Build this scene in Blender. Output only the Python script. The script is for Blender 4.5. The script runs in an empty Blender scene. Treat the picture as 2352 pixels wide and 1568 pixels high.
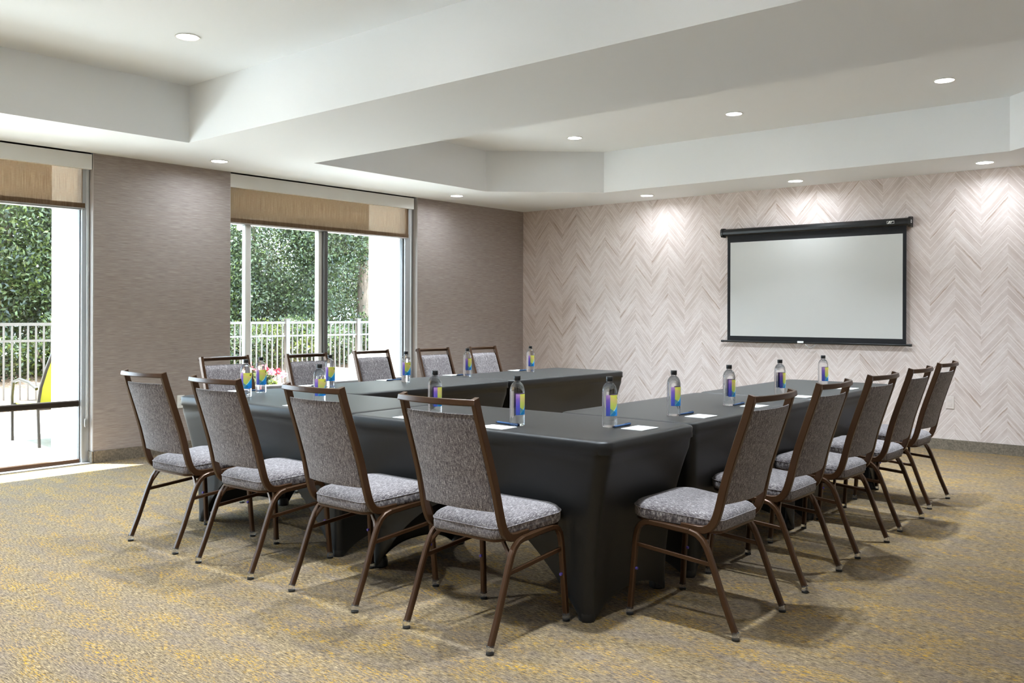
import bpy, math, random
import numpy as np
from mathutils import Matrix, Vector
rng = np.random.default_rng(7); random.seed(7)
SC = bpy.context.scene; COL = SC.collection
R = math.radians

# ------------------------------------------------------------------ camera
CAMX, CAMY, CAMH = 7.4386, -8.9046, 1.244
YAW, ROLL, FPX, HY = 0.708302, 0.0028526, 2053.18, 720.47
cd = bpy.data.cameras.new('camera'); cam = bpy.data.objects.new('camera', cd); COL.objects.link(cam)
cd.sensor_width = 36.0; cd.lens = FPX*36/2352; cd.shift_y = -(784-HY)/2352; cd.clip_end = 300
_fw = Vector((-math.sin(YAW), math.cos(YAW), 0)); _rt = Vector((math.cos(YAW), math.sin(YAW), 0)); _up = Vector((0, 0, 1))
_r = _rt*math.cos(ROLL)+_up*math.sin(ROLL); _u = _up*math.cos(ROLL)-_rt*math.sin(ROLL)
m = Matrix((( _r.x, _u.x, -_fw.x, CAMX), (_r.y, _u.y, -_fw.y, CAMY), (_r.z, _u.z, -_fw.z, CAMH), (0, 0, 0, 1)))
cam.matrix_world = m; SC.camera = cam

# ------------------------------------------------------------------ light and exposure
EXPOSURE = 1.22
CAN_TRAY, CAN_SOFFIT = 15.0, 2.5
SUN_E = 22.0
SKY_E = 6.0
vs = SC.view_settings
vs.view_transform = 'Standard'; vs.look = 'None'; vs.gamma = 1.0; vs.use_curve_mapping = False; vs.exposure = EXPOSURE
wd = bpy.data.worlds.new('sky'); SC.world = wd; wd.use_nodes = True
_nt = wd.node_tree; _bg = _nt.nodes['Background']
_bg.inputs['Color'].default_value = (0.60, 0.80, 1.0, 1); _bg.inputs['Strength'].default_value = SKY_E
cy = SC.cycles
cy.max_bounces = 8; cy.diffuse_bounces = 4; cy.glossy_bounces = 3; cy.transmission_bounces = 6; cy.transparent_max_bounces = 8
cy.caustics_reflective = False; cy.caustics_refractive = False; cy.sample_clamp_indirect = 8.0; cy.adaptive_threshold = 0.06
sl = bpy.data.lights.new('sun', 'SUN'); sl.energy = SUN_E; sl.angle = R(0.6); sl.color = (0.95, 0.98, 1.0)
so = bpy.data.objects.new('sun', sl); COL.objects.link(so); so.location = (-6, -6, 14)
so.rotation_euler = Vector((0.237, 0.172, -0.956)).to_track_quat('-Z', 'Y').to_euler()

for _y0, _y1, _z0, _z1 in ((-8.68, -5.62, .04, 2.1), (-4.22, -2.02, .53, 2.1)):      # sky portals in the glazed openings
    _pl = bpy.data.lights.new('sky_portal', 'AREA'); _pl.shape = 'RECTANGLE'; _pl.size = _z1-_z0; _pl.size_y = _y1-_y0; _pl.cycles.is_portal = True
    _po = bpy.data.objects.new('sky_portal', _pl); COL.objects.link(_po); _po.location = (-.17, (_y0+_y1)/2, (_z0+_z1)/2); _po.rotation_euler = (0, R(-90), 0)

# ------------------------------------------------------------------ node helper
def lin(r, g, b):
    f = lambda c: (c/255/12.92) if c/255 <= .04045 else ((c/255+.055)/1.055)**2.4
    return (f(r), f(g), f(b), 1.0)
class G:
    def __init__(s, name):
        s.m = bpy.data.materials.new(name); s.m.use_nodes = True; s.t = s.m.node_tree
        s.b = s.t.nodes['Principled BSDF']; s.out = s.t.nodes['Material Output']
    def n(s, typ, **kw):
        nd = s.t.nodes.new(typ)
        for k, v in kw.items(): setattr(nd, k, v)
        return nd
    def put(s, sock, v):
        if isinstance(v, bpy.types.NodeSocket): s.t.links.new(v, sock)
        elif v is not None: sock.default_value = v
    def coord(s, kind='Object'): return s.n('ShaderNodeTexCoord').outputs[kind]
    def sep(s, v):
        nd = s.n('ShaderNodeSeparateXYZ'); s.put(nd.inputs[0], v); return nd.outputs
    def comb(s, x=0., y=0., z=0.):
        nd = s.n('ShaderNodeCombineXYZ')
        for i, v in enumerate((x, y, z)): s.put(nd.inputs[i], v)
        return nd.outputs[0]
    def math(s, op, a, b=0., c=0.):
        nd = s.n('ShaderNodeMath', operation=op)
        for i, v in enumerate((a, b, c)): s.put(nd.inputs[i], v)
        return nd.outputs[0]
    def mul(s, v, k):
        nd = s.n('ShaderNodeVectorMath', operation='MULTIPLY'); s.put(nd.inputs[0], v); nd.inputs[1].default_value = k; return nd.outputs[0]
    def noise(s, v, scale=1., detail=2., rough=.5):
        nd = s.n('ShaderNodeTexNoise'); s.put(nd.inputs['Vector'], v)
        nd.inputs['Scale'].default_value = scale; nd.inputs['Detail'].default_value = detail; nd.inputs['Roughness'].default_value = rough
        return nd.outputs['Fac']
    def ramp(s, f, stops, interp='LINEAR'):
        nd = s.n('ShaderNodeValToRGB'); cr = nd.color_ramp; cr.interpolation = interp
        while len(cr.elements) < len(stops): cr.elements.new(0.5)
        for e, (p, c) in zip(cr.elements, stops):
            e.position = p; e.color = c if len(c) == 4 else (*c, 1)
        s.put(nd.inputs[0], f); return nd.outputs['Color']
    def gray(s, f, stops, interp='LINEAR'): return s.ramp(f, [(p, (c, c, c, 1)) for p, c in stops], interp)
    def mix(s, f, a, b, mode='MIX'):
        nd = s.n('ShaderNodeMix', data_type='RGBA', blend_type=mode)
        s.put(nd.inputs[0], f); s.put(nd.inputs[6], a); s.put(nd.inputs[7], b); return nd.outputs[2]
    def bump(s, h, strength=.3, dist=.002):
        nd = s.n('ShaderNodeBump'); nd.inputs['Strength'].default_value = strength; nd.inputs['Distance'].default_value = dist
        s.put(nd.inputs['Height'], h); s.put(s.b.inputs['Normal'], nd.outputs[0])
    def set(s, **kw):
        names = dict(col='Base Color', rough='Roughness', metal='Metallic', spec='Specular IOR Level', trans='Transmission Weight',
                     ior='IOR', emit='Emission Color', estr='Emission Strength', alpha='Alpha', sheen='Sheen Weight', coat='Coat Weight')
        for k, v in kw.items(): s.put(s.b.inputs[names[k]], v)
        return s.m
def plain(name, c, rough=.5, metal=0., spec=.5, **kw):
    return G(name).set(col=c, rough=rough, metal=metal, spec=spec, **kw)

# ------------------------------------------------------------------ materials
def mat_carpet():
    g = G('carpet'); P = g.coord()
    fine = g.noise(g.mul(P, (34, 190, 1)), 1, 3, .6)
    fine2 = g.noise(g.mul(P, (26, 150, 3)), 1.3, 2, .6)
    fib = g.noise(g.mul(P, (120, 420, 1)), 1, 2, .7)
    patch = g.noise(g.mul(P, (3.2, 9, 1)), 1, 3, .6)
    base = g.ramp(fine, [(.30, lin(58, 48, 38)), (.44, lin(112, 97, 77)), (.56, lin(145, 126, 97)), (.68, lin(184, 162, 126))])
    grey = g.ramp(fine2, [(.36, lin(76, 66, 60)), (.62, lin(150, 134, 118))])
    base = g.mix(g.gray(patch, [(.42, 0.), (.62, .7)]), base, grey)
    must = g.math('MULTIPLY', g.gray(fine2, [(.52, 0.), (.60, 1.)]), g.gray(g.noise(g.mul(P, (2.6, 7, 5)), 1.4, 3, .65), [(.45, 0.), (.64, 1.)]))
    base = g.mix(must, base, lin(190, 146, 40))
    base = g.mix(g.gray(fib, [(.34, .6), (.52, 0.)]), base, lin(50, 42, 33))
    g.bump(g.math('ADD', fine, fib), .55, .006)
    return g.set(col=base, rough=.95, spec=.1)
def mat_chevron():
    g = G('chevron_wallpaper'); x, y, z = g.sep(g.coord())
    xs = g.math('DIVIDE', g.math('SUBTRACT', x, 1.72), .2164)
    colu = g.math('FLOOR', xs); fr = g.math('SUBTRACT', xs, colu)
    pp = g.math('PINGPONG', xs, 1.0)
    t = g.math('ADD', z, g.math('MULTIPLY', pp, .2532))
    wn = g.n('ShaderNodeTexWhiteNoise', noise_dimensions='1D'); g.put(wn.inputs['W'], colu); rnd = wn.outputs['Value']
    f = g.math('FRACT', g.math('DIVIDE', t, .625))
    offs = g.math('MULTIPLY', colu, 3.71)
    ribs = [.02, .10, .235, .275, .40, .515, .60, .70, .75, .87, .955]
    st = [(0., 0.)]
    for r in ribs[:-1]: st += [(r-.012, 0.), (r, 1.), (r+.010, 0.)]
    lines = g.gray(f, st[:31])
    vein = g.noise(g.comb(g.math('MULTIPLY', t, 42), g.math('MULTIPLY', fr, .9), offs), 1, 3, .55)
    vein2 = g.noise(g.comb(g.math('MULTIPLY', t, 10), g.math('MULTIPLY', fr, 1.0), offs), 1, 2, .5)
    cloud = g.noise(g.comb(g.math('MULTIPLY', x, 22), g.math('MULTIPLY', z, 30), 1.), 1, 3, .6)
    base = g.ramp(vein2, [(.32, lin(202, 187, 181)), (.5, lin(217, 204, 199)), (.66, lin(224, 213, 209))])
    base = g.mix(g.gray(vein, [(.32, .45), (.42, 0.)]), base, lin(192, 172, 160))
    base = g.mix(g.gray(cloud, [(.35, .22), (.6, 0.)]), base, lin(192, 176, 168))
    # brown timber streak, one or two to a column repeat
    f2 = g.math('FRACT', g.math('ADD', g.math('DIVIDE', t, .625), rnd))
    wob = g.math('MULTIPLY', g.math('SUBTRACT', g.noise(g.comb(g.math('MULTIPLY', fr, 5), offs, 0.), 1.5, 2), .5), .035)
    f3 = g.math('ADD', f2, wob)
    streak = g.gray(f3, [(0., 0.), (.470, 0.), (.492, .55), (.500, .9), (.507, .15), (.52, 0.), (.80, 0.), (.812, .45), (.82, 0.)])
    smask = g.gray(g.noise(g.comb(g.math('MULTIPLY', fr, 2.2), g.math('MULTIPLY', g.math('FLOOR', g.math('ADD', g.math('DIVIDE', t, .625), rnd)), 5.3), offs), 1, 1), [(.38, .1), (.6, .9)])
    base = g.mix(g.math('MULTIPLY', streak, smask), base, lin(150, 116, 88))
    base = g.mix(g.math('MULTIPLY', lines, .8), base, lin(240, 232, 229))
    return g.set(col=base, rough=.62, spec=.25)
def mat_linen():
    g = G('linen_wallpaper'); P = g.coord()
    a = g.noise(g.mul(P, (9, 9, 330)), 1, 3, .6); b = g.noise(g.mul(P, (2.2, 2.2, 60)), 1, 2, .6)
    c = g.ramp(a, [(.3, lin(140, 130, 126)), (.5, lin(165, 155, 151)), (.7, lin(184, 175, 170))])
    c = g.mix(g.gray(b, [(.35, .35), (.6, 0.)]), c, lin(150, 136, 128))
    g.bump(a, .15, .001)
    return g.set(col=c, rough=.6, spec=.3)
def mat_tile():
    g = G('baseboard_tile'); P = g.coord()
    a = g.noise(P, 60, 4, .7)
    return g.set(col=g.ramp(a, [(.3, lin(92, 84, 74)), (.55, lin(128, 118, 104)), (.75, lin(150, 140, 124))]), rough=.5, spec=.4)
def mat_fabric():
    g = G('heather_upholstery'); P = g.coord()
    v = g.noise(g.mul(P, (580, 60, 60)), 1, 2, .65); h = g.noise(g.mul(P, (75, 640, 640)), 1, 1, .6); w = g.noise(g.mul(P, (300, 300, 300)), 1, 1, .6)
    s = g.math('ADD', g.math('MULTIPLY', v, .58), g.math('ADD', g.math('MULTIPLY', h, .32), g.math('MULTIPLY', w, .10)))
    c = g.ramp(s, [(.36, lin(50, 44, 48)), (.46, lin(92, 85, 87)), (.55, lin(130, 123, 123)), (.66, lin(198, 193, 189))])
    g.bump(s, .08, .0006)
    return g.set(col=c, rough=.9, spec=.2, sheen=.15)
def mat_cover():
    g = G('black_spandex'); P = g.coord()
    a = g.noise(P, 900, 2, .6)
    g.bump(a, .08, .0004)
    g.b.inputs['Sheen Tint'].default_value = (1, .95, .89, 1)
    return g.set(col=lin(14, 13, 13), rough=.46, spec=.42, sheen=.052)
def mat_shade():
    g = G('woven_shade'); P = g.coord()
    a = g.noise(g.mul(P, (1, 420, 5)), 1, 3, .6); b = g.noise(g.mul(P, (1, 40, 160)), 1, 2, .6)
    c = g.ramp(a, [(.3, lin(112, 90, 70)), (.5, lin(140, 117, 95)), (.7, lin(168, 147, 122))])
    c = g.mix(g.gray(b, [(.4, .3), (.6, 0.)]), c, lin(126, 100, 76))
    d = g.n('ShaderNodeBsdfDiffuse'); g.put(d.inputs[0], c)
    tl = g.n('ShaderNodeBsdfTranslucent'); g.put(tl.inputs[0], c)
    tr = g.n('ShaderNodeBsdfTransparent'); tr.inputs[0].default_value = (1., .93, .84, 1)
    m1 = g.n('ShaderNodeMixShader'); m1.inputs[0].default_value = .42; g.t.links.new(d.outputs[0], m1.inputs[1]); g.t.links.new(tl.outputs[0], m1.inputs[2])
    m2 = g.n('ShaderNodeMixShader'); m2.inputs[0].default_value = .20; g.t.links.new(m1.outputs[0], m2.inputs[1]); g.t.links.new(tr.outputs[0], m2.inputs[2])
    g.t.links.new(m2.outputs[0], g.out.inputs[0]); return g.m
def mat_pane(rough=.0):
    g = G('window_glass')
    tr = g.n('ShaderNodeBsdfTransparent'); tr.inputs[0].default_value = (.97, .98, .97, 1)
    gl = g.n('ShaderNodeBsdfGlossy'); gl.inputs['Roughness'].default_value = .02
    lw = g.n('ShaderNodeLayerWeight'); lw.inputs[0].default_value = .5
    fz = g.math('ADD', g.math('MULTIPLY', g.math('POWER', lw.outputs['Facing'], 5.), .55), .03)
    mx = g.n('ShaderNodeMixShader'); g.t.links.new(fz, mx.inputs[0]); g.t.links.new(tr.outputs[0], mx.inputs[1]); g.t.links.new(gl.outputs[0], mx.inputs[2])
    g.t.links.new(mx.outputs[0], g.out.inputs[0]); return g.m
def mat_bottle():
    g = G('clear_bottle')
    g.set(col=(.97, .985, 1, 1), rough=.0, trans=1., ior=1.33, spec=.6)
    tr = g.n('ShaderNodeBsdfTransparent'); tr.inputs[0].default_value = (.98, .99, 1, 1)
    mx = g.n('ShaderNodeMixShader'); mx.inputs[0].default_value = .40
    g.t.links.new(g.b.outputs[0], mx.inputs[1]); g.t.links.new(tr.outputs[0], mx.inputs[2]); g.t.links.new(mx.outputs[0], g.out.inputs[0])
    return g.m
def mat_label_front():
    g = G('label_print_front'); u, v, _ = g.sep(g.coord('UV'))
    nz = g.math('MULTIPLY', g.math('SUBTRACT', g.noise(g.comb(u, v, 0.), 2.5, 1), .5), .12)
    d = g.math('ADD', g.math('SUBTRACT', v, g.math('MULTIPLY', u, .92)), nz)
    warm = g.ramp(g.math('ADD', v, g.math('MULTIPLY', u, .35)), [(.35, lin(168, 186, 84)), (.62, lin(190, 196, 92)), (.85, lin(214, 192, 118)), (1.0, lin(216, 216, 84))])
    cool = g.ramp(g.math('ADD', v, g.math('MULTIPLY', u, -.35)), [(.0, lin(22, 126, 214)), (.22, lin(14, 158, 214)), (.5, lin(60, 190, 208)), (.7, lin(120, 214, 214))])
    c = g.mix(g.gray(d, [(.02, 0.), (.09, 1.)]), cool, warm)
    edge = g.gray(d, [(.0, 0.), (.03, .75), (.06, .75), (.10, 0.)]); c = g.mix(edge, c, lin(206, 232, 226))
    teal = g.math('MULTIPLY', g.math('LESS_THAN', g.math('ADD', v, g.math('MULTIPLY', u, .55)), .36), g.math('GREATER_THAN', g.math('ADD', v, g.math('MULTIPLY', u, -1.1)), -.28))
    c = g.mix(g.math('MULTIPLY', teal, .8), c, lin(20, 112, 150))
    sq = g.math('MULTIPLY', g.math('LESS_THAN', g.math('ABSOLUTE', g.math('SUBTRACT', u, .55)), .055), g.math('LESS_THAN', g.math('ABSOLUTE', g.math('SUBTRACT', v, .86)), .045))
    c = g.mix(sq, c, lin(18, 18, 10))
    return g.set(col=c, rough=.35, spec=.4)
def mat_label_back():
    g = G('label_print_back'); u, v, _ = g.sep(g.coord('UV'))
    nz = g.math('MULTIPLY', g.noise(g.comb(u, v, 0.), 3, 2), .4)
    c = g.ramp(g.math('ADD', v, g.math('SUBTRACT', nz, .2)), [(0., lin(58, 80, 160)), (.45, lin(84, 78, 172)), (.75, lin(126, 96, 180)), (1., lin(176, 136, 190))])
    return g.set(col=c, rough=.4, spec=.3)
def mat_leaf(name, dark, light):
    g = G(name); geo = g.n('ShaderNodeNewGeometry')
    c = g.ramp(geo.outputs['Random Per Island'], [(0., dark), (.6, light), (1., tuple(min(1, q*1.7) for q in light[:3])+(1,))])
    d = g.n('ShaderNodeBsdfPrincipled'); g.put(d.inputs['Base Color'], c); d.inputs['Roughness'].default_value = .38; d.inputs['Specular IOR Level'].default_value = .7
    tl = g.n('ShaderNodeBsdfTranslucent'); g.put(tl.inputs[0], c)
    mx = g.n('ShaderNodeMixShader'); mx.inputs[0].default_value = .35; g.t.links.new(d.outputs[0], mx.inputs[1]); g.t.links.new(tl.outputs[0], mx.inputs[2])
    g.t.links.new(mx.outputs[0], g.out.inputs[0]); return g.m
def mat_bark():
    g = G('bark'); P = g.coord(); a = g.noise(g.mul(P, (30, 30, 5)), 1, 4, .7)
    g.bump(a, .8, .02)
    return g.set(col=g.ramp(a, [(.3, lin(70, 58, 48)), (.7, lin(142, 122, 104))]), rough=.9)
def mat_speck(name, lo, hi, scale, rough=.9):
    g = G(name); a = g.noise(g.coord(), scale, 4, .7)
    return g.set(col=g.ramp(a, [(.3, lo), (.7, hi)]), rough=rough, spec=.2)
def mat_emit(name, c, s):
    g = G(name); return g.set(col=(1, 1, 1, 1), emit=c, estr=s, rough=.5)

MAT = dict(
    carpet=mat_carpet(), chevron=mat_chevron(), linen=mat_linen(), tile=mat_tile(), fabric=mat_fabric(), cover=mat_cover(),
    shade=mat_shade(), pane=mat_pane(), bottle=mat_bottle(), labf=mat_label_front(), labb=mat_label_back(),
    ceil=plain('ceiling_paint', lin(240, 243, 246), .8, spec=.2), white=plain('white_paint', lin(232, 232, 229), .5),
    reveal=plain('reveal_paint', lin(196, 189, 186), .6), backwall=plain('plain_wall_paint', lin(190, 180, 172), .7),
    alu=plain('aluminium', lin(176, 178, 180), .38, .55), aludark=plain('grey_gasket', lin(88, 88, 88), .5),
    bronze=G('bronze_metal').set(col=lin(70, 46, 27), rough=.33, metal=.4, spec=.5),
    seam=plain('seam_cord', lin(96, 88, 88), .9), clear=G('clear_plastic').set(col=(.95, .96, .97, 1), rough=.05, trans=.95, ior=1.4),
    black=plain('black_plastic', lin(20, 20, 20), .4), stud=plain('violet_bumper', lin(84, 70, 150), .3),
    screenblack=plain('screen_border', lin(30, 30, 33), .7, spec=.3), screenwhite=plain('screen_white', lin(200, 200, 197), .75, spec=.15),
    caseblack=plain('case_black', lin(24, 25, 27), .32, .3), paper=plain('paper', lin(240, 240, 237), .7), pen=plain('pen_blue', lin(48, 86, 132), .28, .2),
    pendark=plain('pen_clip', lin(24, 38, 60), .3, .4), chrome=plain('wire', lin(190, 188, 184), .25, .9),
    plate=plain('outlet_white', lin(236, 236, 234), .4), plate2=plain('outlet_beige', lin(222, 211, 205), .5),
    stucco=mat_speck('stucco', lin(226, 222, 214), lin(240, 237, 231), 90), concrete=mat_speck('concrete', lin(118, 114, 106), lin(140, 136, 127), 7),
    gravel=mat_speck('pale_ground', lin(208, 206, 200), lin(226, 225, 220), 25), mulch=mat_speck('mulch', lin(120, 92, 72), lin(178, 146, 120), 40),
    fence=plain('fence_paint', lin(80, 73, 67), .45), bark=mat_bark(),
    leaf1=mat_leaf('leaf_mid', lin(20, 30, 12), lin(68, 78, 36)), leaf2=mat_leaf('leaf_grey', lin(24, 34, 20), lin(72, 84, 50)), leaf3=mat_leaf('leaf_yellow', lin(30, 40, 14), lin(84, 92, 38)),
    petal=plain('petal_red', lin(205, 60, 80), .5), petal2=plain('petal_pink', lin(236, 160, 176), .5), pot=plain('pot_cream', lin(222, 212, 190), .6),
    patiometal=plain('patio_metal', lin(44, 36, 30), .45, .3), yellow=plain('yellow_sling', lin(150, 146, 30), .7), wicker=mat_speck('wicker_weave', lin(150, 140, 134), lin(206, 198, 192), 160),
    cushion=plain('cushion_white', lin(238, 237, 233), .8), lens=mat_emit('lamp_lens', (1, .97, .92, 1), 14.0),
    bulb=plain('bulb_glass', lin(236, 234, 226), .1, trans=.5),
)

MAT['lens'].cycles.emission_sampling = 'NONE'      # the lamp in each can carries its light

# ------------------------------------------------------------------ mesh helper
class MB:
    def __init__(s): s.v = []; s.f = []; s.mi = []; s.uv = None
    def add(s, vs_, fs, mi=0):
        o = len(s.v); s.v += [tuple(p) for p in vs_]; s.f += [tuple(i+o for i in f) for f in fs]; s.mi += [mi]*len(fs); return s
    def box(s, a, b, mi=0, bev=0.):
        x0, y0, z0 = a; x1, y1, z1 = b
        if bev <= 0:
            vv = [(x0, y0, z0), (x1, y0, z0), (x1, y1, z0), (x0, y1, z0), (x0, y0, z1), (x1, y0, z1), (x1, y1, z1), (x0, y1, z1)]
            return s.add(vv, [(0, 3, 2, 1), (4, 5, 6, 7), (0, 1, 5, 4), (1, 2, 6, 5), (2, 3, 7, 6), (3, 0, 4, 7)], mi)
        # chamfered box: octagonal plan, chamfered top and bottom
        def ring(i, z): return [(x0+bev+i, y0+i, z), (x1-bev-i, y0+i, z), (x1-i, y0+bev+i, z), (x1-i, y1-bev-i, z), (x1-bev-i, y1-i, z), (x0+bev+i, y1-i, z), (x0+i, y1-bev-i, z), (x0+i, y0+bev+i, z)]
        return s.loft([ring(bev*.6, z0), ring(0, z0+bev), ring(0, z1-bev), ring(bev*.6, z1)], mi)
    def loft(s, rings, mi=0, cap=True, closed=True):
        n = len(rings[0]); vv = [p for r in rings for p in r]; ff = []
        for k in range(len(rings)-1):
            for i in range(n if closed else n-1):
                j = (i+1) % n; ff.append((k*n+i, k*n+j, (k+1)*n+j, (k+1)*n+i))
        if cap and closed:
            ff.append(tuple(range(n-1, -1, -1))); ff.append(tuple(range((len(rings)-1)*n, len(rings)*n)))
        return s.add(vv, ff, mi)
    def sweep(s, path, sec, mi=0, side=None, closed=False):
        """sec: list of (a,b) offsets along (side, normal); path points; side: fixed vector or None"""
        path = [Vector(p) for p in path]; rings = []; N = len(path)
        prev = None
        for i, p in enumerate(path):
            if closed: t = path[(i+1) % N]-path[i-1]
            else: t = path[min(i+1, N-1)]-path[max(i-1, 0)]
            t.normalize()
            if side is not None: sd = Vector(side); sd = (sd-t*sd.dot(t)).normalized()
            else:
                ref = prev if prev is not None else (Vector((0, 0, 1)) if abs(t.z) < .9 else Vector((1, 0, 0)))
                sd = (ref-t*ref.dot(t)).normalized(); prev = sd
            nn = t.cross(sd)
            rings.append([tuple(p+sd*a+nn*b) for a, b in sec])
        if closed: rings.append(rings[0]); return s.loft(rings, mi, cap=False)
        return s.loft(rings, mi)
    def tube(s, path, r, n=8, mi=0, closed=False):
        return s.sweep(path, [(r*math.cos(2*math.pi*k/n), r*math.sin(2*math.pi*k/n)) for k in range(n)], mi, closed=closed)
    def lathe(s, prof, n=24, c=(0, 0, 0), mi=0):
        rings = [[(c[0]+r*math.cos(2*math.pi*k/n), c[1]+r*math.sin(2*math.pi*k/n), c[2]+z) for k in range(n)] for r, z in prof]
        return s.loft(rings, mi)
    def build(s, name, mats, parent=None, smooth=False, angle=40):
        me = bpy.data.meshes.new(name); me.from_pydata(s.v, [], s.f)
        for mm in (mats if isinstance(mats, (list, tuple)) else [mats]): me.materials.append(MAT[mm])
        if any(s.mi): me.polygons.foreach_set('material_index', s.mi)
        me.validate(); me.update()
        if smooth:
            me.polygons.foreach_set('use_smooth', [True]*len(me.polygons))
            me.set_sharp_from_angle(angle=R(angle))
        return link(name, me, parent)
def link(name, me, parent=None):
    o = bpy.data.objects.new(name, me); COL.objects.link(o); o.parent = parent; return o
def tag(o, label, cat, group=None, kind=None):
    o['label'] = label; o['category'] = cat
    if group: o['group'] = group
    if kind: o['kind'] = kind
    return o
def empty(name, loc=(0, 0, 0), rz=0.):
    o = bpy.data.objects.new(name, None); COL.objects.link(o); o.location = loc; o.rotation_euler = (0, 0, rz); o.empty_display_size = .1; return o
def copy_tree(o, parent=None):
    c = o.copy(); COL.objects.link(c); c.parent = parent
    for ch in list(o.children): copy_tree(ch, c)
    return c
def struct(o, label, cat): return tag(o, label, cat, kind='structure')
def rrect(x0, y0, x1, y1, r, n=6):
    pts = []
    for cx, cy, a0 in ((x1-r, y0+r, -90), (x1-r, y1-r, 0), (x0+r, y1-r, 90), (x0+r, y0+r, 180)):
        for k in range(n+1):
            a = R(a0+90*k/n); pts.append((cx+r*math.cos(a), cy+r*math.sin(a)))
    return pts
def oct_sec(w, h, c):
    return [(-w+c, -h), (w-c, -h), (w, -h+c), (w, h-c), (w-c, h), (-w+c, h), (-w, h-c), (-w, -h+c)]

# ================================================================== SETTING
RX, RY, HC, HT = 7.72, -9.45, 2.5623, 3.002       # room size, soffit and tray heights
def poly_floor(name, pts, z, mat, flip=False):
    mb = MB(); mb.add([(x, y, z) for x, y in pts], [tuple(range(len(pts)))[::-1 if flip else 1]]); return mb.build(name, mat)
struct(MB().box((-.02, RY, -.12), (RX, .02, 0)).build('floor', 'carpet'), 'tan, grey and mustard streaked carpet covering the whole room', 'floor')
# window wall, inner face x = 0
D1, W0, W1 = -5.54, -4.274, -1.874                # door jamb, window jambs
DL = -8.75
mb = MB()
mb.box((-.2, D1, 0), (0, W0, HC)); mb.box((-.2, W1, 0), (0, 0, HC)); mb.box((-.2, W0, 0), (0, W1, .50)); mb.box((-.2, RY, 0), (0, DL, HC))
mb.box((-.2, RY-.2, HC), (0, .0, 3.25))
struct(mb.build('wall_left', 'linen'), 'taupe linen-textured wall holding the glass door and the window', 'wall')
# white reveals of the two openings
mb = MB()
for y0, y1 in ((D1, D1-.006), (W1-.006, W1), (W0, W0+.006)):
    mb.box((-.2, min(y0, y1), 0 if y0 == D1 else .5), (-.004, max(y0, y1), HC))
struct(mb.build('trim_1', 'reveal'), 'white painted reveals at the sides of the window openings', 'trim')
struct(MB().box((-.2, 0, 0), (RX+.2, .2, 3.25)).build('wall_back', 'chevron'), 'pale pink-beige wall with chevron timber print behind the projection screen', 'wall')
struct(MB().box((RX, RY-.2, 0), (RX+.2, 0, 3.25)).build('wall_right', 'backwall'), 'plain beige wall on the side facing the windows', 'wall')
struct(MB().box((-.2, RY-.2, 0), (RX, RY, 3.25)).build('wall_front', 'backwall'), 'plain beige wall facing the projection screen', 'wall')
# ceiling: soffit with two trays
def ceiling():
    import bmesh
    t1 = [(1.022, -5.272), (6.66, -5.262), (6.66, -8.5), (1.022, -8.5)]
    t2 = [(1.005, -4.075), (6.68, -4.075), (6.72, -1.76), (5.80, -.845), (1.875, -.880), (.945, -1.765)]
    bm = bmesh.new()
    def loop(pts, z):
        vv = [bm.verts.new((x, y, z)) for x, y in pts]
        return vv, [bm.edges.new((vv[i], vv[(i+1) % len(vv)])) for i in range(len(vv))]
    ov, oe = loop([(-.19, RY-.1), (RX+.1, RY-.1), (RX+.1, .1), (-.19, .1)], HC); es = list(oe)
    for tr in (t1, t2):
        lv, le = loop(tr, HC); es += le
        uv, ue = loop(tr, HT)
        for i in range(len(lv)):
            j = (i+1) % len(lv); bm.faces.new((lv[i], lv[j], uv[j], uv[i]))
        bm.faces.new(uv)
    bmesh.ops.triangle_fill(bm, edges=es, use_beauty=True)
    # remove fill inside the trays
    for f in [f for f in bm.faces if len(f.verts) == 3 and abs(f.normal.z) > .9]:
        c = f.calc_center_median()
        for tr in (t1, t2):
            ins = False; n = len(tr)
            for i in range(n):
                (xa, ya), (xb, yb) = tr[i], tr[(i+1) % n]
                if (ya > c.y) != (yb > c.y) and c.x < (xb-xa)*(c.y-ya)/(yb-ya)+xa: ins = not ins
            if ins and abs(c.z-HC) < 1e-4: bm.faces.remove(f); break
    bmesh.ops.recalc_face_normals(bm, faces=bm.faces)
    me = bpy.data.meshes.new('ceiling'); bm.to_mesh(me); bm.free(); me.materials.append(MAT['ceil'])
    return link('ceiling', me)
struct(ceiling(), 'white ceiling with a dropped beam between two recessed trays', 'ceiling')
struct(MB().box((-.3, RY-.3, 3.22), (RX+.3, .3, 3.4)).build('roof', 'ceil'), 'flat roof slab above the ceiling trays', 'roof')
# baseboards
HB = .0968
struct(MB().box((0, D1, 0), (.012, 0, HB)).box((-.085, D1-.018, 0), (0.012, D1-.006, HB)).build('baseboard_left', 'tile'), 'grey-brown tile baseboard along the window wall', 'baseboard')
struct(MB().box((0, -.012, 0), (RX, 0, HB)).build('baseboard_back', 'tile'), 'grey-brown tile baseboard under the chevron wall', 'baseboard')

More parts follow.
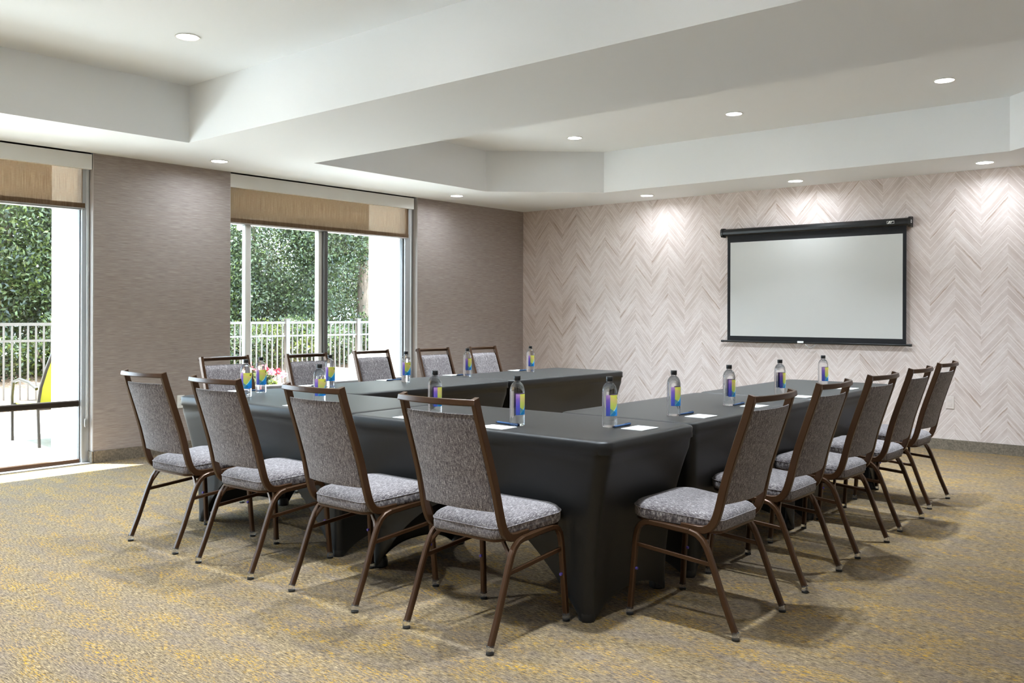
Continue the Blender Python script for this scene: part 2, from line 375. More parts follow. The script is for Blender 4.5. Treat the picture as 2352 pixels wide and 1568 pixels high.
# ---- window (window_1) and glazed door (door_1)
GX = -.12
w = empty('window_1', (GX, (W0+W1)/2, .5)); struct(w, 'wide aluminium window looking onto the patio fence', 'window')
wl = Vector(w.location)
def wpart(root, name, a, b, mat, bev=0.):
    L = Vector(root.location); o = MB().box(tuple(Vector(a)-L), tuple(Vector(b)-L), bev=bev).build(name, mat, root); return o
ZS, ZH = .53, 2.092
wpart(w, 'sill', (GX-.05, W0, .485), (GX+.05, W1, ZS), 'alu', .004)
wpart(w, 'sill_nosing', (GX+.05, W0, .492), (.0, W1, .50), 'white')
wpart(w, 'head_rail', (GX-.05, W0, ZH), (GX+.04, W1, ZH+.045), 'alu', .004)
wpart(w, 'jamb', (GX-.05, -2.00, ZS), (GX+.05, -1.88, HC), 'alu', .006)
wpart(w, 'jamb', (GX-.05, W0, ZS), (GX+.05, W0+.05, ZH), 'alu', .006)
wpart(w, 'gasket', (GX-.03, -2.016, ZS), (GX+.02, -2.00, ZH), 'aludark')
wpart(w, 'mullion', (GX-.055, -3.175, ZS), (GX+.010, -3.130, ZH), 'white', .004)
wpart(w, 'mullion', (GX-.045, -3.130, ZS), (GX+.050, -3.085, ZH), 'aludark', .004)
wpart(w, 'mullion', (GX-.045, -4.045, ZS), (GX+.02, -3.982, ZH), 'white', .006)
wpart(w, 'pane', (GX-.006, W0+.05, ZS), (GX, -4.045, ZH), 'pane'); wpart(w, 'pane', (GX-.006, -3.982, ZS), (GX, -3.175, ZH), 'pane'); wpart(w, 'pane', (GX-.006, -3.085, ZS), (GX, -2.016, ZH), 'pane')
wpart(w, 'transom_pane', (GX-.006, W0, ZH+.045), (GX, W1, HC), 'pane')
d = empty('door_1', (-.1, D1-1.5, 0)); struct(d, 'tall glazed door with a dark push bar beside the taupe wall', 'door')
wpart(d, 'stile', (-.145, D1-.072, 0), (-.06, D1-.006, HC), 'alu', .006)
wpart(d, 'gasket', (-.125, D1-.08, .03), (-.085, D1-.072, ZH), 'aludark')
wpart(d, 'stile', (-.145, DL+.006, 0), (-.06, DL+.07, ZH), 'alu', .006)
wpart(d, 'stile', (-.145, -7.22, 0), (-.06, -7.14, ZH), 'alu', .006)
wpart(d, 'head_rail', (-.145, DL, ZH), (-.07, D1, ZH+.045), 'alu', .004)
wpart(d, 'bottom_rail', (-.13, DL, 0), (-.07, D1-.08, .036), 'bronze', .004)
wpart(d, 'threshold', (-.2, DL, -.01), (.0, D1-.006, .006), 'alu')
pb = MB().box((-.115-d.location.x, -7.14-d.location.y, .468), (-.085-d.location.x, D1-.074-d.location.y, .520), bev=.008).build('push_bar', 'patiometal', d)
wpart(d, 'pane', (-.103, -7.14, .036), (-.097, D1-.08, ZH), 'pane'); wpart(d, 'pane', (-.103, DL+.07, .036), (-.097, -7.22, ZH), 'pane')
wpart(d, 'transom_pane', (-.103, DL, ZH+.045), (-.097, D1, HC), 'pane')

# ---- exterior shell and ground
for y0, y1, lab in ((D1+.012, W0-.01, 'white stucco pier outside between the glass door and the window'), (W1+.0, .35, 'white stucco pier outside at the far edge of the window')):
    struct(MB().box((-.85, y0, -.1), (-.2, y1, 3.6)).build('exterior_pier', 'stucco'), lab, 'pier')
struct(MB().box((-2.35, -12, -.16), (-.2, 6, -.02)).build('patio_slab', 'concrete'), 'pale concrete patio outside the glass door', 'patio')
struct(MB().box((-40, -30, -.3), (-2.35, 40, -.04)).build('ground', 'gravel'), 'bright sunlit ground beyond the patio', 'ground')
# mulch bank by the fence
def bank():
    nx, ny = 14, 60; vv = []; ff = []
    for j in range(ny+1):
        y = -9+j*(20/ny)
        for i in range(nx+1):
            x = -3.9-i*(9/nx); u_ = i/nx
            z = -.06+.36*min(1, max(0, (u_-.02)*3.2))+.05*math.sin(y*1.3+x)+.03*math.sin(3.1*y-x*2)-(.06 if i == 0 else 0)
            vv.append((x, y, z))
    for j in range(ny):
        for i in range(nx): a = j*(nx+1)+i; ff.append((a, a+nx+1, a+nx+2, a+1))
    return MB().add(vv, ff).build('mulch_bank', 'mulch', smooth=True)
struct(bank(), 'bank of brown mulch rising behind the fence', 'ground')

# ================================================================== CEILING LIGHTS
LAMP = {}
def downlight(x, y, z, label, group):
    r = empty('ceiling_downlight', (x, y, z)); tag(r, label, 'ceiling light', group)
    if not LAMP:
        a = MB().lathe([(.066, -.001), (.076, -.001), (.079, -.004), (.078, -.006), (.068, -.006), (.066, -.004)], 40).build('trim_ring', 'white', r, True)
        mb = MB(); n = 40
        mb.lathe([(.0665, -.001), (.0665, -.0045)], n); b = mb.build('lens', 'lens', r)
        LAMP['a'], LAMP['b'] = a.data, b.data
        L = bpy.data.lights.new('downlight_lamp', 'AREA'); L.shape = 'DISK'; L.size = .12; L.energy = CAN_TRAY; L.color = (.80, .91, 1.0); L.spread = R(104); LAMP['l'] = L
        L2 = L.copy(); L2.energy = CAN_SOFFIT; L2.spread = R(165); LAMP['l2'] = L2
    else:
        link('trim_ring', LAMP['a'], r); link('lens', LAMP['b'], r)
    lo = bpy.data.objects.new('downlight_lamp', LAMP['l' if z > 2.8 else 'l2']); COL.objects.link(lo); lo.parent = r; lo.location = (0, 0, -.008)
G1 = 'recessed downlights'
for x, y, z, lab in [
    (2.165, -5.93, HT, 'round recessed downlight in the ceiling tray nearest the glass door'),
    (.464, -4.669, HC, 'round downlight in the soffit above the taupe wall between door and window'),
    (.472, -1.726, HC, 'round downlight in the soffit above the far taupe corner wall'),
    (2.12, -.40, HC, 'round downlight in the soffit over the chevron wall, closest to the corner'),
    (3.827, -.40, HC, 'round downlight in the soffit above the middle of the projection screen'),
    (5.517, -.40, HC, 'round downlight in the soffit over the chevron wall, furthest from the windows'),
    (2.11, -1.73, HT, 'round downlight in the far tray, leftmost of its three'),
    (3.82, -1.70, HT, 'round downlight in the far tray, middle of its three'),
    (5.54, -1.72, HT, 'round downlight in the far tray, rightmost of its three')]:
    downlight(x, y, z, lab, G1)
for x, y, z, lab in [(2.11, -3.25, HT, 'downlight in the far tray hidden by the beam, on the window side'), (3.82, -3.25, HT, 'downlight in the far tray hidden by the beam, in the middle'), (5.54, -3.25, HT, 'downlight in the far tray hidden by the beam, away from the windows'),
        (3.85, -5.93, HT, 'downlight in the near tray beside the beam, above the front tables'), (5.52, -5.93, HT, 'downlight in the near tray beside the beam, above the near table corner'),
        (2.165, -7.75, HT, 'downlight in the near tray, rear row, nearest the glass door'), (3.85, -7.75, HT, 'downlight in the near tray, rear row, in the middle'), (5.52, -7.75, HT, 'downlight in the near tray, rear row, nearest the camera'),
        (.47, -7.6, HC, 'downlight in the soffit right above the glass door'), (7.2, -1.73, HC, 'downlight in the soffit along the wall facing the windows, far end'), (7.2, -4.67, HC, 'downlight in the soffit along the wall facing the windows, middle'),
        (7.2, -7.6, HC, 'downlight in the soffit along the wall facing the windows, camera end'), (2.12, -9.0, HC, 'downlight in the soffit behind the camera, on the door side'), (5.517, -9.0, HC, 'downlight in the soffit behind the camera, away from the windows')]:
    downlight(x, y, z, lab, 'recessed downlights out of view')

# ================================================================== ROLLER SHADES
def shade(y0, y1, zb, label, chain):
    r = empty('roller_shade', (-.05, (y0+y1)/2, 2.2)); tag(r, label, 'window shade', 'brown woven roller shades'); L = r.location
    p = lambda n, a, b, mt, bev=0.: MB().box(tuple(Vector(a)-L), tuple(Vector(b)-L), bev=bev).build(n, mt, r)
    p('fascia', (-.045, y0, 2.4262), (-.006, y1, HC-.012), 'white', .002)
    p('fabric', (-.062, y0+.01, zb+.012), (-.0605, y1-.035, 2.45), 'shade')
    h = p('hem_bar', (-.066, y0+.01, zb), (-.056, y1-.035, zb+.04), 'shade'); p('hem_weight', (-.067, y0+.01, zb-.006), (-.055, y1-.035, zb+.001), 'chrome')
    for dx in (0, .02):
        n = 2
        MB().tube([Vector((-.03, y1-.022-dx*.5, 2.43))-L, Vector((-.03, y1-.022-dx*.5, .36 if chain else .56))-L], .0016, 6).build('bead_chain', 'plate', r)
    MB().box(tuple(Vector((-.04, y1-.045, .30 if chain else .55))-L), tuple(Vector((-.02, y1-.015, .37 if chain else .60))-L), bev=.004).build('chain_tensioner', 'clear', r)
shade(DL+.01, -5.553, 2.108, 'brown woven roller shade with white fascia over the glass door', True)
shade(W0+.002, -1.928, 2.102, 'brown woven roller shade with white fascia over the window', False)

# ================================================================== PROJECTION SCREEN
s = empty('projection_screen', (3.84, -.04, .95)); tag(s, 'white pull-down projection screen with black border on the chevron wall', 'projection screen'); L = s.location
def sp(n, a, b, mt, bev=0., par=None): return MB().box(tuple(Vector(a)-L), tuple(Vector(b)-L), bev=bev).build(n, mt, par or s)
# case: extruded rounded profile
prof = [(-.012, 2.165), (-.060, 2.163), (-.078, 2.150), (-.083, 2.128), (-.080, 2.105), (-.068, 2.092), (-.012, 2.090)]
mb = MB(); mb.loft([[Vector((x, y, z))-L for y, z in prof] for x in (2.874, 4.792)]); case = mb.build('case', 'caseblack', s)
prof2 = [(-.004, 2.176), (-.066, 2.172), (-.085, 2.156), (-.090, 2.128), (-.085, 2.098), (-.070, 2.078), (-.004, 2.076)]
for x0, x1 in ((2.852, 2.876), (4.790, 4.814)):
    mb = MB(); mb.loft([[Vector((x, y, z))-L for y, z in prof2] for x in (x0, x1)]); mb.build('end_cap', 'black', s)
sp('border_fabric', (2.915, -.040, .965), (4.765, -.038, 2.10), 'screenblack')
sp('viewing_surface', (2.950, -.0415, 1.015), (4.732, -.0402, 2.0175), 'screenwhite')
mb = MB(); mb.tube([Vector((2.86, -.039, .957))-L, Vector((4.80, -.039, .957))-L], .010, 12); mb.build('bottom_bar', 'caseblack', s, True)
for x in (2.858, 4.802):
    mb = MB(); mb.tube([Vector((x-.014, -.039, .957))-L, Vector((x+.014, -.039, .957))-L], .0125, 12); mb.build('bar_cap', 'black', s, True)
sp('pull_tab', (3.702, -.053, .953), (3.768, -.049, .974), 'plate', .002)
mb = MB(); mb.tube([Vector(q)-L for q in ((3.79, -.045, .948), (3.788, -.045, .938), (3.806, -.045, .928), (3.82, -.045, .912), (3.85, -.045, .912), (3.862, -.045, .924), (3.888, -.045, .936), (3.884, -.045, .948))], .0028, 6); mb.build('pull_wire', 'chrome', s, True)
# badge on the case: white outlined panel with slanted strokes
bx, bz = 4.633, 2.1265
badge = sp('badge', (bx-.034, -.0862, bz-.0135), (bx+.034, -.0835, bz+.0135), 'caseblack')
def badge_poly(pts):
    mb = MB(); mb.loft([[Vector((bx+x, -.0862, bz+z))-L for x, z in pts], [Vector((bx+x, -.0868, bz+z))-L for x, z in pts]]); mb.build('badge_mark', 'plate', badge)
e = .0024
badge_poly([(-.034, -.0135), (.034, -.0135), (.034, -.0135+e), (-.034, -.0135+e)]); badge_poly([(-.034, .0135-e), (.034, .0135-e), (.034, .0135), (-.034, .0135)])
badge_poly([(-.034, -.0135), (-.034+e, -.0135), (-.034+e, .0135), (-.034, .0135)]); badge_poly([(.034-e, -.0135), (.034, -.0135), (.034, .0135), (.034-e, .0135)])
badge_poly([(-.028, -.012), (-.012, -.012), (.004, .012), (-.012, .012)]); badge_poly([(-.006, -.012), (.001, -.012), (.014, .008), (.030, .008), (.030, .012), (.009, .012)])
sp('end_label', (4.8135, -.072, 2.112), (4.8150, -.045, 2.142), 'plate'); sp('end_label_mark', (4.8148, -.062, 2.121), (4.8156, -.055, 2.133), 'black')

# ---- outlets
def outlet(name, loc, rz, mt, label):
    r = empty(name, loc, rz); tag(r, label, 'outlet')
    MB().box((-.036, -.006, -.058), (.036, 0, .058), bev=.003).build('cover_plate', mt, r)
    for z in (.021, -.021):
        MB().box((-.017, -.0075, z-.014), (.017, -.005, z+.014), bev=.003).build('socket', mt, r)
        for x in (-.006, .006): MB().box((x-.001, -.0082, z-.004), (x+.001, -.007, z+.005)).build('slot', 'aludark' if mt == 'plate' else 'reveal', r)
outlet('wall_outlet', (0, -4.765, .452), math.pi/2, 'plate', 'white wall outlet on the taupe wall behind the table corner')
outlet('wall_outlet', (5.143, 0, .437), 0, 'plate2', 'beige wall outlet low on the chevron wall beside the end chair')

# ================================================================== TABLES with stretch covers
TL_, TW_, TZ = 1.523, .757, .745
def cover_mesh():
    hx, hy = TL_/2, TW_/2; fx, fy = hx-.15, hy-.095
    n = 8; corner = 8; pts = []; hem = []
    rc = .055; pr = .034
    Hl, Hs = .41, .085
    nl, ns = 40, 20
    def side(p0, p1, f0, f1, cnt, H, p):
        for k in range(cnt):
            a = (k+.5)/cnt
            pts.append(tuple(p0[i]+(p1[i]-p0[i])*a for i in (0, 1)))
            hem.append((f0[0]+(f1[0]-f0[0])*a, f0[1]+(f1[1]-f0[1])*a, H*(1-abs(2*a-1)**p)))
    def cor(cx, cy, a0, fcx, fcy):
        for k in range(corner+1):
            a = R(a0+90*k/corner); pts.append((cx+rc*math.cos(a), cy+rc*math.sin(a))); hem.append((fcx+pr*math.cos(a), fcy+pr*math.sin(a), 0.0))
    cor(hx-rc, -hy+rc, -90, fx, -fy); side((hx, -hy+rc), (hx, hy-rc), (fx+pr, -fy), (fx+pr, fy), ns, Hs, 2.6)
    cor(hx-rc, hy-rc, 0, fx, fy); side((hx-rc, hy), (-hx+rc, hy), (fx, fy+pr), (-fx, fy+pr), nl, Hl, 2.0)
    cor(-hx+rc, hy-rc, 90, -fx, fy); side((-hx, hy-rc), (-hx, -hy+rc), (-fx-pr, fy), (-fx-pr, -fy), ns, Hs, 2.6)
    cor(-hx+rc, -hy+rc, 180, -fx, -fy); side((-hx+rc, -hy), (hx-rc, -hy), (-fx, -fy-pr), (fx, -fy-pr), nl, Hl, 2.0)
    N = len(pts); rings = []
    for ins, z in ((.05, TZ), (.012, TZ), (.004, TZ-.003), (0, TZ-.010), (-.001, TZ-.03), (0, TZ-.052), (.007, TZ-.057)):
        rings.append([(x-math.copysign(min(ins, abs(x)), x), y-math.copysign(min(ins, abs(y)), y), z) for x, y in pts])
    zt = TZ-.057; LV = 16
    for k in range(1, LV+1):
        t = k/LV; ring = []
        for (x, y), (qx, qy, qz) in zip(pts, hem):
            g_ = 1-(1-t)**2.2
            ring.append((x+(qx-x)*g_, y+(qy-y)*g_, zt+(qz-zt)*t))
        rings.append(ring)
    # small turned-in hem
    rings.append([(x*.985, y*.985, z+.004) for x, y, z in rings[-1]])
    mb = MB(); vv = [p for r_ in rings for p in r_]; ff = []
    for k in range(len(rings)-1):
        for i in range(N):
            j = (i+1) % N; ff.append((k*N+i, (k+1)*N+i, (k+1)*N+j, k*N+j))
    ff.append(tuple(range(N)))
    mb.add(vv, ff); return mb, (fx, fy)
def make_table():
    r = empty('banquet_table')
    mb, (fx, fy) = cover_mesh(); c = mb.build('stretch_cover', 'cover', r, True, 60)
    for sx in (-1, 1):
        for sy in (-1, 1):
            MB().lathe([(.030, .0), (.036, .006), (.036, .03), (.030, .05), (.016, .052), (.016, .70)], 12, (sx*fx, sy*fy, 0)).build('table_leg', 'black', r, True)
    MB().box((-TL_/2+.02, -TW_/2+.02, TZ-.05), (TL_/2-.02, TW_/2-.02, TZ-.006)).build('table_top', 'black', r)
    return r
TA = R(1.7); E1 = Vector((math.cos(TA), math.sin(TA))); E2 = Vector((-math.sin(TA), math.cos(TA))); TO = Vector((5.462, -6.035))
tproto = make_table(); first = True
for a, b, rot, lab in [
    (-TL_/2, TW_/2, 0, 'black spandex-covered table at the open end, its corner nearest the camera'),
    (-1.5*TL_-.012, TW_/2, 0, 'black spandex-covered table at the open end, on the side nearer the glass door'),
    (-.028-TW_/2, TW_+.006+TL_/2, 90, 'black spandex-covered table in the row away from the windows, next to the near corner table'),
    (-.028-TW_/2, TW_+.014+1.5*TL_, 90, 'black spandex-covered table in the row away from the windows, closest to the chevron wall'),
    (-2.325-TW_/2, TW_+.006+TL_/2, 89, 'black spandex-covered table in the window row, next to the front table'),
    (-2.280-TW_/2, TW_+.014+1.5*TL_, 88.6, 'black spandex-covered table in the window row, closest to the chevron wall')]:
    t = tproto if first else copy_tree(tproto); first = False
    c = TO+E1*a+E2*b; t.location = (c.x, c.y, 0); t.rotation_euler = (0, 0, TA+R(rot)); tag(t, lab, 'table', 'black covered tables set in a U')

# ================================================================== CHAIRS
def interp(tab, z):
    for (a, ya), (b, yb) in zip(tab, tab[1:]):
        if (a-z)*(b-z) <= 0: return ya+(yb-ya)*(z-a)/(b-a)
    return tab[0][1] if abs(z-tab[0][0]) < abs(z-tab[-1][0]) else tab[-1][1]
STILE = [(.931, -.072), (.857, -.050), (.732, -.008), (.617, .029), (.526, .052), (.505, .056)]
def bow(x): return .030*(1-(x/.195)**2)
def make_chair():
    r = empty('banquet_chair')
    # back posts, bending forward under the seat
    P0 = [(-.072, .931), (-.050, .857), (-.029, .795), (-.008, .732), (.011, .674), (.029, .617), (.042, .568), (.053, .520), (.063, .480), (.073, .448), (.088, .418), (.108, .397), (.132, .386), (.165, .383), (.24, .387)]
    for sx in (-1, 1):
        path = []
        for i, (y, z) in enumerate(P0):
            x = sx*(.1855+.0105*min(1, i/8)); a = max(i-1, 0); b = min(i+1, len(P0)-1)
            ty, tz = P0[b][0]-P0[a][0], P0[b][1]-P0[a][1]; l = math.hypot(ty, tz); ny, nz = -tz/l, ty/l      # forward normal
            k = .0155 if i < 10 else .0155-.005*(i-9)/5
            path.append((x, y+ny*k, z+nz*k))
        MB().sweep(path, oct_sec(.0112, .0160, .003), side=(1, 0, 0)).build('back_post', 'bronze', r, True, 30)
    path = [(x, -.060-bow(x)+.000, .9200) for x in np.linspace(-.194, .194, 21)]
    MB().sweep(path, oct_sec(.0118, .0140, .003), side=(0, .2, 1)).build('top_rail', 'bronze', r, True, 30)
    # padded back between the posts
    nu, nv = 20, 22; zb, zt = .503, .872; hw = .1745
    mb = MB(); front = []; rear = []
    for j in range(nv+1):
        v = j/nv; z = zb+(zt-zb)*v
        for i in range(nu+1):
            u_ = i/nu; x = -hw+2*hw*u_
            y = interp(STILE, z)-bow(x)
            e_ = min(u_, 1-u_)*2*hw/.03; ev = min(v, 1-v)*(zt-zb)/.03; q = min(1, max(0, min(e_, ev)))
            th = .012+.026*math.sqrt(max(0, 1-(1-q)**2))
            rr = .004*(1-math.sqrt(max(0, 1-(1-min(1, q*2))**2)))
            rear.append((x, y+.007+rr, z)); front.append((x, y+.006+th, z))
    n1 = nu+1; vv = rear+front; o = len(rear); ff = []
    for j in range(nv):
        for i in range(nu):
            a = j*n1+i; ff.append((a, a+1, a+n1+1, a+n1)); ff.append((o+a, o+a+n1, o+a+n1+1, o+a+1))
    for j in range(nv):
        a = j*n1; ff.append((a, a+n1, o+a+n1, o+a)); a = j*n1+nu; ff.append((a, o+a, o+a+n1, a+n1))
    for i in range(nu):
        a = i; ff.append((a, o+a, o+a+1, a+1)); a = nv*n1+i; ff.append((a, a+1, o+a+1, o+a))
    bk = mb.add(vv, ff).build('backrest', 'fabric', r, True, 60)
    yt = interp(STILE, zt)
    MB().tube([(x, yt-bow(x)+.014, zt+.0012) for x in np.linspace(-hw+.004, hw-.004, 18)], .0032, 6).build('piping', 'fabric', bk, True)
    # seat
    tilt = lambda x, y, z: (x, y, z+(y-.28)*.055)
    def outline(ins, n=8):
        x0, x1, y0, y1 = -.222+ins, .222-ins, .083+ins, .478-ins; pts = []; kq = 1-max(0, ins)/.23; q5, q7 = .05*kq, .078*kq
        for cx, cy, rr, a0 in ((x1-q5, y0+q5, q5, -90), (x1-q7, y1-q7, q7, 0), (x0+q7, y1-q7, q7, 90), (x0+q5, y0+q5, q5, 180)):
            for k in range(n+1):
                a = R(a0+90*k/n); pts.append((cx+rr*math.cos(a), cy+rr*math.sin(a)))
        return [(x*(1-.20*max(0., min(1., (.40-y)/.32))), y) for x, y in pts]
    rings = []
    for ins, z in ((.03, .400), (.006, .401), (.001, .406), (0, .425), (.0, .440), (.003, .449), (.009, .457), (.020, .464), (.045, .470), (.09, .475), (.13, .4775), (.168, .479)):
        rings.append([tilt(x, y, z) for x, y in outline(ins)])
    st_ = MB().loft(rings).build('seat', 'fabric', r, True, 70)
    MB().tube([tilt(x, y, .4425) for x, y in outline(-.0004)], .0026, 5, closed=True).build('piping', 'fabric', st_, True)
    rings = [[tilt(x, y, z) for x, y in outline(i_)] for i_, z in ((.012, .388), (.006, .391), (.006, .400), (.012, .401))]
    MB().loft(rings).build('seat_frame', 'bronze', r, True, 30)
    # legs: bent tube on each side
    sec = oct_sec(.0115, .0115, .0042)
    for sx in (-1, 1):
        rear_p = [(sx*.217, -.002, .026), (sx*.2165, .042, .13), (sx*.2155, .083, .24), (sx*.2145, .105, .296), (sx*.213, .122, .333), (sx*.2115, .140, .358), (sx*.210, .166, .377), (sx*.2095, .198, .385)]
        rail_p = [rear_p[-1], (sx*.2095, .26, .3885), (sx*.2095, .32, .392), (sx*.2095, .378, .394)]
        front_p = [rail_p[-1], (sx*.2095, .402, .391), (sx*.210, .421, .381), (sx*.2105, .435, .362), (sx*.211, .442, .338), (sx*.2115, .446, .31), (sx*.2155, .456, .17), (sx*.2205, .4665, .026)]
        MB().sweep(rail_p, sec, side=(1, 0, 0)).build('side_rail', 'bronze', r, True, 30)
        for k, pth in enumerate((rear_p, front_p)):
            lg = MB().sweep(pth, sec, side=(1, 0, 0)).build('leg', 'bronze', r, True, 30)
            fx_, fy_ = (sx*.217, -.004) if k == 0 else (sx*.221, .467)
            MB().lathe([(.0125, .0085), (.0148, .009), (.0155, .015), (.0150, .027), (.0140, .033), (.0118, .033)], 14, (fx_, fy_, 0)).build('glide', 'clear', lg, True)
            MB().lathe([(.013, 0), (.0155, .001), (.0155, .007), (.013, .009)], 14, (fx_, fy_, 0)).build('glide_pad', 'black', lg, True)
            if k == 1:
                c = (sx*.2145, .4405, .195); mb = MB()
                mb.tube([(c[0], c[1]+.004, c[2]), (c[0], c[1]-.006, c[2])], .0062, 10); mb.build('stacking_bumper', 'stud', lg, True)
        MB().sweep([(sx*.2135, .100, .270), (sx*.2125, .445, .297)], oct_sec(.006, .0085, .002), side=(1, 0, 0)).build('stretcher', 'bronze', r)
        MB().sweep([(sx*.209, .120, .318), (sx*.185, .130, .352), (sx*.150, .140, .391)], oct_sec(.006, .0075, .002), side=(0, 1, 0)).build('brace', 'bronze', r)
    return r
chairs = [
    (2.905, -6.537, 2.8, 'grey heather banquet chair at the end of the front row nearest the glass door'),
    (3.577, -6.527, 1.9, 'grey heather banquet chair, second from the door in the front row'),
    (4.307, -6.500, 0.5, 'grey heather banquet chair, third from the door in the front row'),
    (5.041, -6.479, 1.5, 'grey heather banquet chair at the near table corner, back turned to the camera'),
    (5.865, -5.542, 90.7, 'grey heather banquet chair beside the near table corner, first in the open-floor row'),
    (5.826, -4.794, 91.3, 'grey heather banquet chair, second from the camera in the row by the open floor'),
    (5.811, -4.072, 89.4, 'grey heather banquet chair, middle of five in the row by the open floor'),
    (5.787, -3.341, 90.8, 'grey heather banquet chair, fourth from the camera in the row by the open floor'),
    (5.740, -2.594, 90.6, 'grey heather banquet chair at the chevron-wall end of the row by the open floor'),
    (1.804, -5.402, -87.5, 'grey heather banquet chair on the window side, behind the leftmost two bottles'),
    (1.840, -4.723, -86.5, 'grey heather banquet chair in front of the window mullion'),
    (1.734, -3.989, -87.1, 'grey heather banquet chair in front of the white pier seen through the window'),
    (1.755, -3.289, -89.2, 'grey heather banquet chair on the window side, just past the window edge'),
    (1.810, -2.698, -87.0, 'grey heather banquet chair on the window side, closest to the room corner')]
cproto = make_chair(); first = True
for x, y, a, lab in chairs:
    c = cproto if first else copy_tree(cproto); first = False
    c.location = (x, y, 0); c.rotation_euler = (0, 0, R(a)); tag(c, lab, 'chair', 'banquet chairs around the U of tables')

# ================================================================== BOTTLES, CARDS, PENS
TT = TZ+.0004
def make_bottle():
    r = empty('water_bottle')
    prof = [(.001, .004), (.022, .003), (.029, .0005), (.0322, .003), (.0333, .009), (.0333, .150), (.0330, .158), (.0318, .167), (.0290, .177), (.0245, .1855), (.0190, .1915), (.0145, .195), (.0128, .1975), (.0126, .202), (.0105, .203), (.001, .2032)]
    MB().lathe(prof, 32).build('bottle_body', 'bottle', r, True, 50)
    MB().lathe([(.0128, .2005), (.0148, .2012), (.0150, .205), (.0148, .2062), (.0152, .2070), (.0152, .2215), (.0144, .2225), (.004, .2226)], 28).build('cap', 'black', r, True, 40)
    # wrap label: printed outside, second print on the inside
    def shell(rad, a0, a1, mat, name, flip):
        n = 28; vv = []; ff = []; uv = []
        for k in range(n+1):
            a = R(a0+(a1-a0)*k/n)
            for z in (.0505, .1430): vv.append((rad*math.cos(a), rad*math.sin(a), z)); uv.append((k/n, 0. if z < .1 else 1.))
        for k in range(n):
            q = (2*k, 2*k+2, 2*k+3, 2*k+1); ff.append(q[::-1] if flip else q)
        o = MB().add(vv, ff).build(name, mat, r, True, 80); me = o.data; ul = me.uv_layers.new(name='UVMap')
        for lp in me.loops: ul.data[lp.index].uv = uv[lp.vertex_index]
        return o
    shell(.0341, -68, 68, 'labf', 'label', False); shell(.0338, -100, 100, 'labb', 'label_back', False)
    return r
BOT = [ # x, y, label direction (deg), label
    (2.767, -5.888, 9, 'water bottle with colourful label on the front table, nearest the glass door'),
    (2.588, -5.665, 17, 'water bottle set for the first window-side chair, beside the leftmost bottle'),
    (3.475, -5.889, 20, 'water bottle seen behind the top rail of the third front-row chair'),
    (2.650, -5.175, 13, 'water bottle in front of the window mullion'),
    (2.610, -4.455, 11, 'water bottle standing before the window edge'),
    (2.525, -3.715, 30, 'water bottle between the two far window-side chairs'),
    (2.565, -2.970, 17, 'water bottle in front of the room corner'),
    (4.330, -5.850, 46, 'water bottle behind the top rail of the chair at the near corner'),
    (4.862, -5.860, 41, 'water bottle with a pen lying across its foot on the near table'),
    (5.193, -5.618, 18, 'water bottle closest to the near table corner, pen and card beside it'),
    (5.182, -5.045, 18, 'water bottle on the second table from the camera, first of its row'),
    (5.157, -4.412, 31, 'water bottle below the lower left corner of the projection screen'),
    (5.120, -3.670, 32, 'water bottle second from the chevron wall in the row by the open floor'),
    (5.095, -2.920, 20, 'water bottle closest to the chevron wall in the row by the open floor')]
bproto = make_bottle(); first = True
for x, y, a, lab in BOT:
    b = bproto if first else copy_tree(bproto); first = False
    b.location = (x, y, TT); b.rotation_euler = (0, 0, R(a)); tag(b, lab, 'bottle', 'water bottles on the tables')
def make_card():
    r = empty('note_pad')
    MB().box((-.070, -.053, 0), (.070, .053, .0022)).build('sheets', 'paper', r); MB().box((-.070, -.053, -.0003), (.070, .053, 0)).build('backing_card', 'paper', r); return r
def make_pen():
    r = empty('ballpoint_pen')
    z = .0055
    MB().tube([(-.072, 0, z), (.02, 0, z)], .0050, 12).build('barrel', 'pen', r, True)
    MB().tube([(.02, 0, z), (.066, 0, z)], .0056, 12).build('cap', 'pen', r, True); MB().tube([(.066, 0, z), (.072, 0, z)], .0032, 10).build('button', 'pendark', r, True)
    MB().sweep([(-.072, 0, z), (-.077, 0, z), (-.083, 0, z)], [(.0036*math.cos(k), .0036*math.sin(k)) for k in np.linspace(0, 2*math.pi, 9)[:-1]]).build('tip', 'pendark', r, True)
    MB().box((.025, -.0018, z+.0055), (.066, .0018, z+.0072), bev=.0005).build('clip', 'pendark', r); return r
PAD = [(2.72, -6.010, 2, 'front-row place nearest the glass door'), (2.40, -5.680, 88, 'first window-side place'), (3.44, -6.000, 2, 'second front-row place'), (2.39, -5.13, 88, 'place before the window mullion'),
       (2.391, -4.432, 88, 'place before the white pier'), (2.369, -3.714, 88, 'window-side place past the window edge'), (2.359, -2.900, 88, 'window-side place closest to the corner'),
       (4.290, -5.972, 1, 'third front-row place'), (4.835, -5.964, 2, 'near-corner chair on the front table'), (5.324, -5.575, 91, 'chair beside the near table corner'),
       (5.299, -4.982, 91, 'second place in the row by the open floor'), (5.277, -4.350, 91, 'middle place in the row by the open floor'), (5.248, -3.640, 91, 'fourth place in the row by the open floor'), (5.235, -2.850, 91, 'last place before the chevron wall')]
PEN = [(2.725, -5.925, 4), (2.470, -5.640, 88), (3.44, -5.905, 6), (2.455, -5.095, 90), (2.440, -4.410, 92), (2.425, -3.660, 96), (2.412, -2.860, 94), (4.26, -5.878, -4), (4.812, -5.861, -7), (5.229, -5.568, 94),
       (5.2005, -4.952, 91), (5.181, -4.340, 94), (5.158, -3.600, 92), (5.140, -2.830, 92)]
pp_ = make_card(); qq_ = make_pen(); first = True
